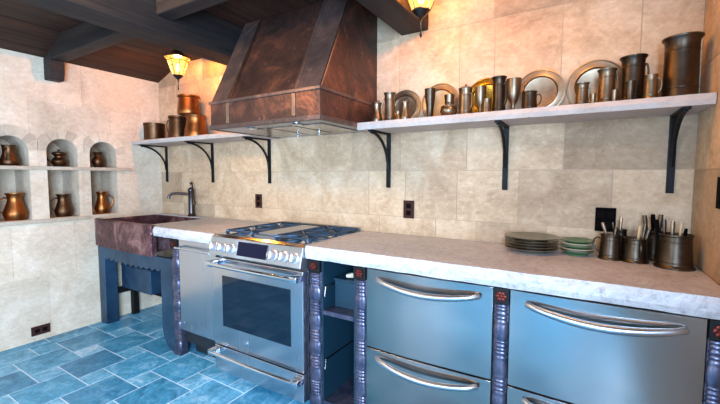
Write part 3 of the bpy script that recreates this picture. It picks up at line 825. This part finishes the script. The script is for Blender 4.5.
PW, PD, CU, CD = M['pewter'], M['pewter_dark'], M['copper'], M['copper_dark']
zsL = 1.6125; zsR = 1.6055
# --- copper on the short shelf
gL = None
vessel('copper_pot', 'dark copper pot with side handle, alone in the left corner of the short shelf', 'pot', .145, -.14, zsL, .185, .165, 'pot', CD, hand=PI, hs=.5)
vessel('copper_pot', 'dark tarnished copper pot behind and left of the bright flared one', 'pot', .495, -.13, zsL, .165, .205, 'kettle', CD, hand=-2.6, hs=.5)
p3 = vessel('copper_pot', 'bright copper flared pot carrying another pot on its rim', 'pot', .755, -.13, zsL, .195, .190, 'bell', CU)
vessel('copper_pot', 'copper pot with bail handle stacked on top of the others', 'pot', .665, -.13, zsL + .206, .190, .160, 'kettle', CU, hand=0, hs=.35, hands2=True)
# --- pewter on the long shelf
def plate(name, label, x, D, lean=.06, mat=M['pewter_plate'], rim=.72, y=None, z=zsR):
    r = D / 2
    mb = MB(); mb.lathe([(.001, 0), (r * rim * .9, 0), (r * rim, .007), (r * .97, .009), (r, .010), (r, .014), (r * .95, .0145), (r * .94, .0115), (r * rim * 1.03, .0105), (r * rim, .0112), (r * rim * .985, .0100), (r * rim * .93, .0045), (r * rim * .90, .0038), (.001, .0038)], 44)
    # lathe axis z -> faces the room, leaning back on the wall
    bmesh.ops.transform(mb.bm, matrix=Matrix.Rotation(PI / 2 - lean, 4, 'X'), verts=mb.bm.verts)
    zz_ = min(v.co.z for v in mb.bm.verts); yb = max(v.co.y for v in mb.bm.verts)
    o = obj(name, mb, mat, origin=(x, -.006 - yb, z - zz_ + .0002), local=True, smooth=True)
    return tag(o, label, 'plate')
plate('pewter_plate', 'smallest pewter plate leaning on the wall at the hood end of the long shelf', 2.655, .215)
plate('pewter_plate', 'pewter plate leaning behind the tall vase, second from the hood', 2.880, .228)
plate('brass_plate', 'yellow brass plate leaning behind the goblets', 3.142, .224, mat=M['brass'])
plate('pewter_plate', 'broad bright pewter plate leaning behind the handled cup, right of the brass one', 3.408, .232)
plate('pewter_plate', 'large pewter plate leaning behind the two small pitchers near the shelf end', 3.648, .242)
def H(zt): return zt - zsR
vessel('pewter_teapot', 'small lidded pewter teapot with bail handle beside the hood', 'teapot', 2.530, -.15, zsR, .074, .120, 'urn', PW, ringhandle=True, lid=True)
vessel('pewter_tankard', 'tall pewter flagon with handle, second item from the hood', 'flagon', 2.612, -.14, zsR, .076, .178, 'flared', PW, hand=PI, hs=.8)
vessel('pewter_pepper_pot', 'little pewter pot with round top in front of the smallest plate', 'pot', 2.685, -.18, zsR, .042, .060, 'urn', PW)
vessel('pewter_jug', 'slender lidded pewter jug in front of the smallest plate', 'jug', 2.722, -.16, zsR, .064, .108, 'urn', PW, lid=True)
vessel('pewter_vase', 'narrow upright pewter vase in front of the second plate', 'vase', 2.875, -.17, zsR, .062, .165, 'vase', PD)
vessel('pewter_beaker', 'plain pewter beaker behind the round sugar bowl', 'beaker', 2.955, -.08, zsR, .062, .14, 'beaker', PW)
vessel('pewter_sugar_bowl', 'low round pewter bowl with a lid, between the vase and the lidded tankard', 'bowl', 2.982, -.175, zsR, .090, .055, 'bowl', PW, lid=True)
vessel('pewter_tankard', 'lidded pewter tankard with a knob, left of the goblets', 'tankard', 3.066, -.15, zsR, .084, .145, 'tankard', PW, lid=True, hand=-.5, hs=.4)
vessel('pewter_goblet', 'slim pewter goblet right of the lidded tankard', 'goblet', 3.145, -.16, zsR, .060, .146, 'goblet', PW)
vessel('pewter_cup', 'small handled pewter cup below the brass plate', 'cup', 3.190, -.215, zsR, .050, .07, 'tankard', PW, hand=PI, hs=.8)
vessel('pewter_tankard', 'tall dark pewter tankard in front of the brass plate', 'tankard', 3.224, -.10, zsR, .078, .198, 'flared', PD, hand=-.4, hs=.5)
vessel('pewter_goblet', 'wide-bowled pewter goblet between the tall tankard and the broad plate', 'goblet', 3.300, -.13, zsR, .076, .172, 'goblet', PW)
vessel('pewter_cup', 'dark pewter cup with a handle standing before the broad bright plate', 'cup', 3.378, -.16, zsR, .080, .095, 'tankard', PD, hand=0, hs=.9)
vessel('pewter_pitcher', 'small pewter pitcher in front of the left side of the large plate', 'pitcher', 3.597, -.16, zsR, .060, .107, 'flared', PW, hand=.3, hs=.6)
vessel('pewter_thimble_cup', 'tiny pewter cup between the two pitchers before the large plate', 'cup', 3.640, -.20, zsR, .026, .048, 'beaker', PW)
vessel('pewter_pitcher', 'medium pewter pitcher in front of the right side of the large plate', 'pitcher', 3.690, -.14, zsR, .080, .160, 'flared', PW, hand=.2, hs=.5)
vessel('pewter_thimble_cup', 'tiny pewter cup at the foot of the tall pitcher', 'cup', 3.718, -.20, zsR, .028, .055, 'beaker', PW)
vessel('pewter_pitcher', 'tall pewter pitcher with flaring rim left of the biggest tankard', 'pitcher', 3.785, -.12, zsR, .106, .205, 'flared', PD, hand=.2, hs=.5)
vessel('pewter_cup', 'narrow pewter cup in front of the tall pitcher', 'cup', 3.772, -.20, zsR, .040, .085, 'beaker', PD)
vessel('pewter_cup', 'short handled pewter cup between the tall pitcher and the biggest tankard', 'cup', 3.840, -.20, zsR, .056, .102, 'tankard', PW, hand=-.3, hs=.9)
vessel('pewter_tankard', 'biggest dark pewter tankard at the right end of the long shelf', 'tankard', 3.942, -.145, zsR, .140, .250, 'flared', PD, hand=1.9, hs=.3)

# --- niche jugs
nx_ = -.075
vessel('copper_urn', 'copper urn in the upper part of the leftmost niche', 'urn', nx_, -1.122, 1.3625, .118, .155, 'urn', CD, hand=-.6, hs=.4)
vessel('copper_kettle', 'squat copper kettle with a lid in the upper part of the middle niche', 'kettle', nx_, -.812, 1.3625, .112, .105, 'squat', CD, lid=True, spout=-1.9)
vessel('copper_jug', 'small tarnished copper jug in the upper part of the niche nearest the corner', 'jug', nx_, -.528, 1.3625, .096, .135, 'squat', CD, hand=-1.6, hs=.8)
vessel('copper_jug', 'large bright copper jug in the lower part of the leftmost niche', 'jug', nx_, -1.105, .9525, .150, .205, 'jug', CU, hand=-1.57, hs=.8)
vessel('copper_jug', 'dull tarnished copper jug in the lower part of the middle niche', 'jug', nx_, -.80, .9525, .125, .185, 'jug', CD, hand=-1.57, hs=.9)
vessel('copper_jug', 'bright copper jug with curved handle in the lower part of the niche beside the sink', 'jug', nx_, -.512, .9525, .115, .195, 'jug', CU, hand=1.4, hs=1.1)

# --- on the right counter
ztop = .9205
def dish(name, label, x, y, z, D, h, mat, group, cat='plate'):
    r = D / 2; mb = MB()
    mb.lathe([(r * .6, 0), (r * .62, h * .3), (r * .98, h * .85), (r, h), (r * .97, h), (r * .6, h * .5), (.001, h * .45)], 40)
    return tag(obj(name, mb, mat, origin=(x, y, z), local=True, smooth=True), label, cat, group)
words = ['bottom', 'second', 'third', 'fourth', 'top']
for k in range(5):
    dish('pewter_dish', ('%s pewter plate of the wide stack on the counter' % words[k]) if k in (0, 4) else ('pewter plate %s from the bottom of the wide stack on the counter' % words[k]),
         3.405 + .002 * (k % 2), -.145, ztop + k * .0135, .248, .024, M['china_dark'], 'wide stack of plates on the counter')
for k in range(5):
    dish('small_plate', ('%s green-rimmed plate of the small stack beside the tankards' % words[k]) if k in (0, 4) else ('green-rimmed small plate %s from the bottom of its stack' % words[k]),
         3.604 - .002 * (k % 2), -.115, ztop + k * .0125, .145, .022, M['green_glaze'] if k % 2 == 0 or k > 3 else M['cream'], 'small stack of green-rimmed plates')
gT = 'pewter tankards holding cutlery on the counter'
TK = [(3.733, -.145, .096, .110, 2.9, PD, 'pewter tankard of cutlery with a big loop handle, nearest the green plates', 1.15),
      (3.822, -.160, .102, .105, -1.3, PD, 'dark pewter tankard of cutlery, middle of the front three', .5),
      (3.948, -.205, .135, .138, .9, PD, 'largest pewter tankard of cutlery, beside the right wall', .4),
      (3.775, -.040, .062, .125, 1.6, PD, 'tankard of cutlery against the wall by the double outlet', .2),
      (3.900, -.065, .085, .130, 1.6, PD, 'tankard of cutlery against the wall behind the largest one', .2)]
for x, y, D, h, a, mt, l, hs in TK: vessel('pewter_tankard', l, 'tankard', x, y, ztop, D, h, 'tankard', mt, hand=a, hs=hs, group=gT)
# --- cutlery standing in the tankards
def utensil(name, label, cat, x, y, z, L, ax_, ay_, mat, wide=.007, group=None):
    mb = MB(); d = Vector((ax_, ay_, 1)).normalized()
    n = 10; pts = [d * (L * .9 * i / n) for i in range(n + 1)]
    rad_ = [.0028 + (wide - .0028) * max(0, (i / n - .45) / .55) ** .8 for i in range(n + 1)]; rad_[-1] *= .75
    mb.tube(pts, rad_, 8, sq=.45, up=(0, 1, 0))
    o = obj(name, mb, mat, origin=(x, y, z), local=True, smooth=True)
    return tag(o, label, cat, group)
gC = 'cutlery standing in the tankards'
SB = M['pewter_plate']; WH = M['wood_handle']; BP = M['black_plastic']
zc_ = ztop + .010
U = [('spoon', 3.745, -.135, .175, -.30, .0, M['pewter'], .009, 'bright spoon leaning left out of the loop-handled tankard'),
     ('fork', 3.740, -.125, .150, .10, .1, PD, .006, 'dark fork leaning right in the loop-handled tankard'),
     ('spoon', 3.772, -.045, .190, .02, .0, SB, .007, 'upright bright spoon in the tankard by the double outlet'),
     ('fork', 3.765, -.050, .165, -.15, .0, PD, .006, 'dark fork in the tankard by the double outlet'),
     ('table_knife', 3.822, -.155, .165, .10, .0, WH, .007, 'pale-handled knife in the middle front tankard'),
     ('table_knife', 3.838, -.160, .155, .22, .0, PD, .008, 'dark knife leaning right in the middle front tankard'),
     ('spoon', 3.838, -.150, .175, .12, .1, PD, .008, 'dark spoon at the back of the middle front tankard'),
     ('table_knife', 3.905, -.20, .205, -.12, .0, BP, .010, 'black knife leaning left in the largest tankard'),
     ('fork', 3.920, -.19, .205, -.05, .0, PD, .009, 'dark fork second from left in the largest tankard'),
     ('spoon', 3.937, -.205, .200, .0, .0, PW, .009, 'grey spoon in the centre of the largest tankard'),
     ('table_knife', 3.955, -.20, .195, .06, .0, WH, .006, 'pale-handled knife at the right of the largest tankard'),
     ('table_knife', 3.965, -.20, .170, .10, .0, BP, .007, 'black knife at the right edge of the largest tankard'),
     ('spoon', 3.885, -.065, .210, -.14, .0, PD, .010, 'dark spoon leaning left in the rear tankard'),
     ('fork', 3.895, -.065, .215, -.03, .0, BP, .010, 'black fork upright in the rear tankard'),
     ('table_knife', 3.910, -.065, .215, .04, .0, PD, .010, 'dark knife upright in the rear tankard')]
for nme, x, y, L, a, b, mt, wd, l in U: utensil(nme, l, nme.replace('table_', ''), x, y, zc_, L, a, b, mt, wd, gC)

# ================================================================== LANTERNS
def lantern(x, y, ztop_, s, label, power, hang):
    t = thing('hanging_lantern', label, 'lantern', (x, y, ztop_ - .21 * s))
    z0 = ztop_ - .21 * s
    n = 8
    def ringp(r, z): return [(x + r * math.cos(2 * PI * (k + .5) / n), y + r * math.sin(2 * PI * (k + .5) / n), z) for k in range(n)]
    top, mid, bot = ringp(.088 * s, z0 + .155 * s), ringp(.070 * s, z0 + .13 * s), ringp(.036 * s, z0 + .030 * s)
    # glass: eight tapered panes
    mb = MB(); mb.poly(mid + bot, [(k, (k + 1) % n, n + (k + 1) % n, n + k) for k in range(n)]); obj('glass_panes', mb, M['lantern_glass'], t)
    mb = MB()
    for k in range(n):
        mb.tube([mid[k], bot[k]], .0028 * s, 6); mb.tube([mid[k], mid[(k + 1) % n]], .003 * s, 6); mb.tube([bot[k], bot[(k + 1) % n]], .0032 * s, 6)
        h1 = [Vector(mid[q]).lerp(Vector(bot[q]), .35) for q in (k, (k + 1) % n)]; mb.tube(h1, .002 * s, 5)
        mb.tube([mid[k], top[k]], .003 * s, 6); mb.tube([top[k], top[(k + 1) % n]], .005 * s, 6)
    obj('frame', mb, M['pewter_plate'], t)
    mb = MB(); mb.lathe([(.090 * s, 0), (.086 * s, .008 * s), (.060 * s, .018 * s), (.045 * s, .035 * s), (.028 * s, .045 * s), (.022 * s, .058 * s), (.006 * s, .062 * s)], 24, (x, y, z0 + .156 * s)); obj('cap', mb, M['pewter_plate'], t, smooth=True)
    mb = MB(); mb.lathe([(.001, -.075 * s), (.006 * s, -.066 * s), (.003 * s, -.055 * s), (.0035 * s, -.02 * s), (.007 * s, -.01 * s), (.004 * s, 0), (.020 * s, .012 * s), (.036 * s, .028 * s), (.036 * s, .031 * s)], 20, (x, y, z0)); obj('finial', mb, M['bronze'], t, smooth=True)
    mb = MB(); mb.tube([(x, y, z0 + .20 * s), (x, y, hang - .001)], .005, 8); mb.lathe([(.03, -.012), (.035, -.004), (.035, 0)], 16, (x, y, hang - .001)); obj('hanging_rod', mb, M['bronze'], t)
    mb = MB(); mb.lathe([(.001, 0), (.010 * s, .006 * s), (.016 * s, .024 * s), (.012 * s, .042 * s), (.001, .055 * s)], 14, (x, y, z0 + .055 * s)); obj('bulb', mb, M['bulb'], t, smooth=True)
    point('lantern_light', (x, y, z0 + .127 * s), power, (1.0, .43, .08), .016 * s)
lantern(.86, -.35, 2.270, 1.08, 'amber glass lantern hanging over the copper pots in the left corner', 50, ZC)
lantern(2.921, -.43, 2.297, 1.2, 'amber glass lantern hanging right of the hood, at the top edge', 30, ZC)
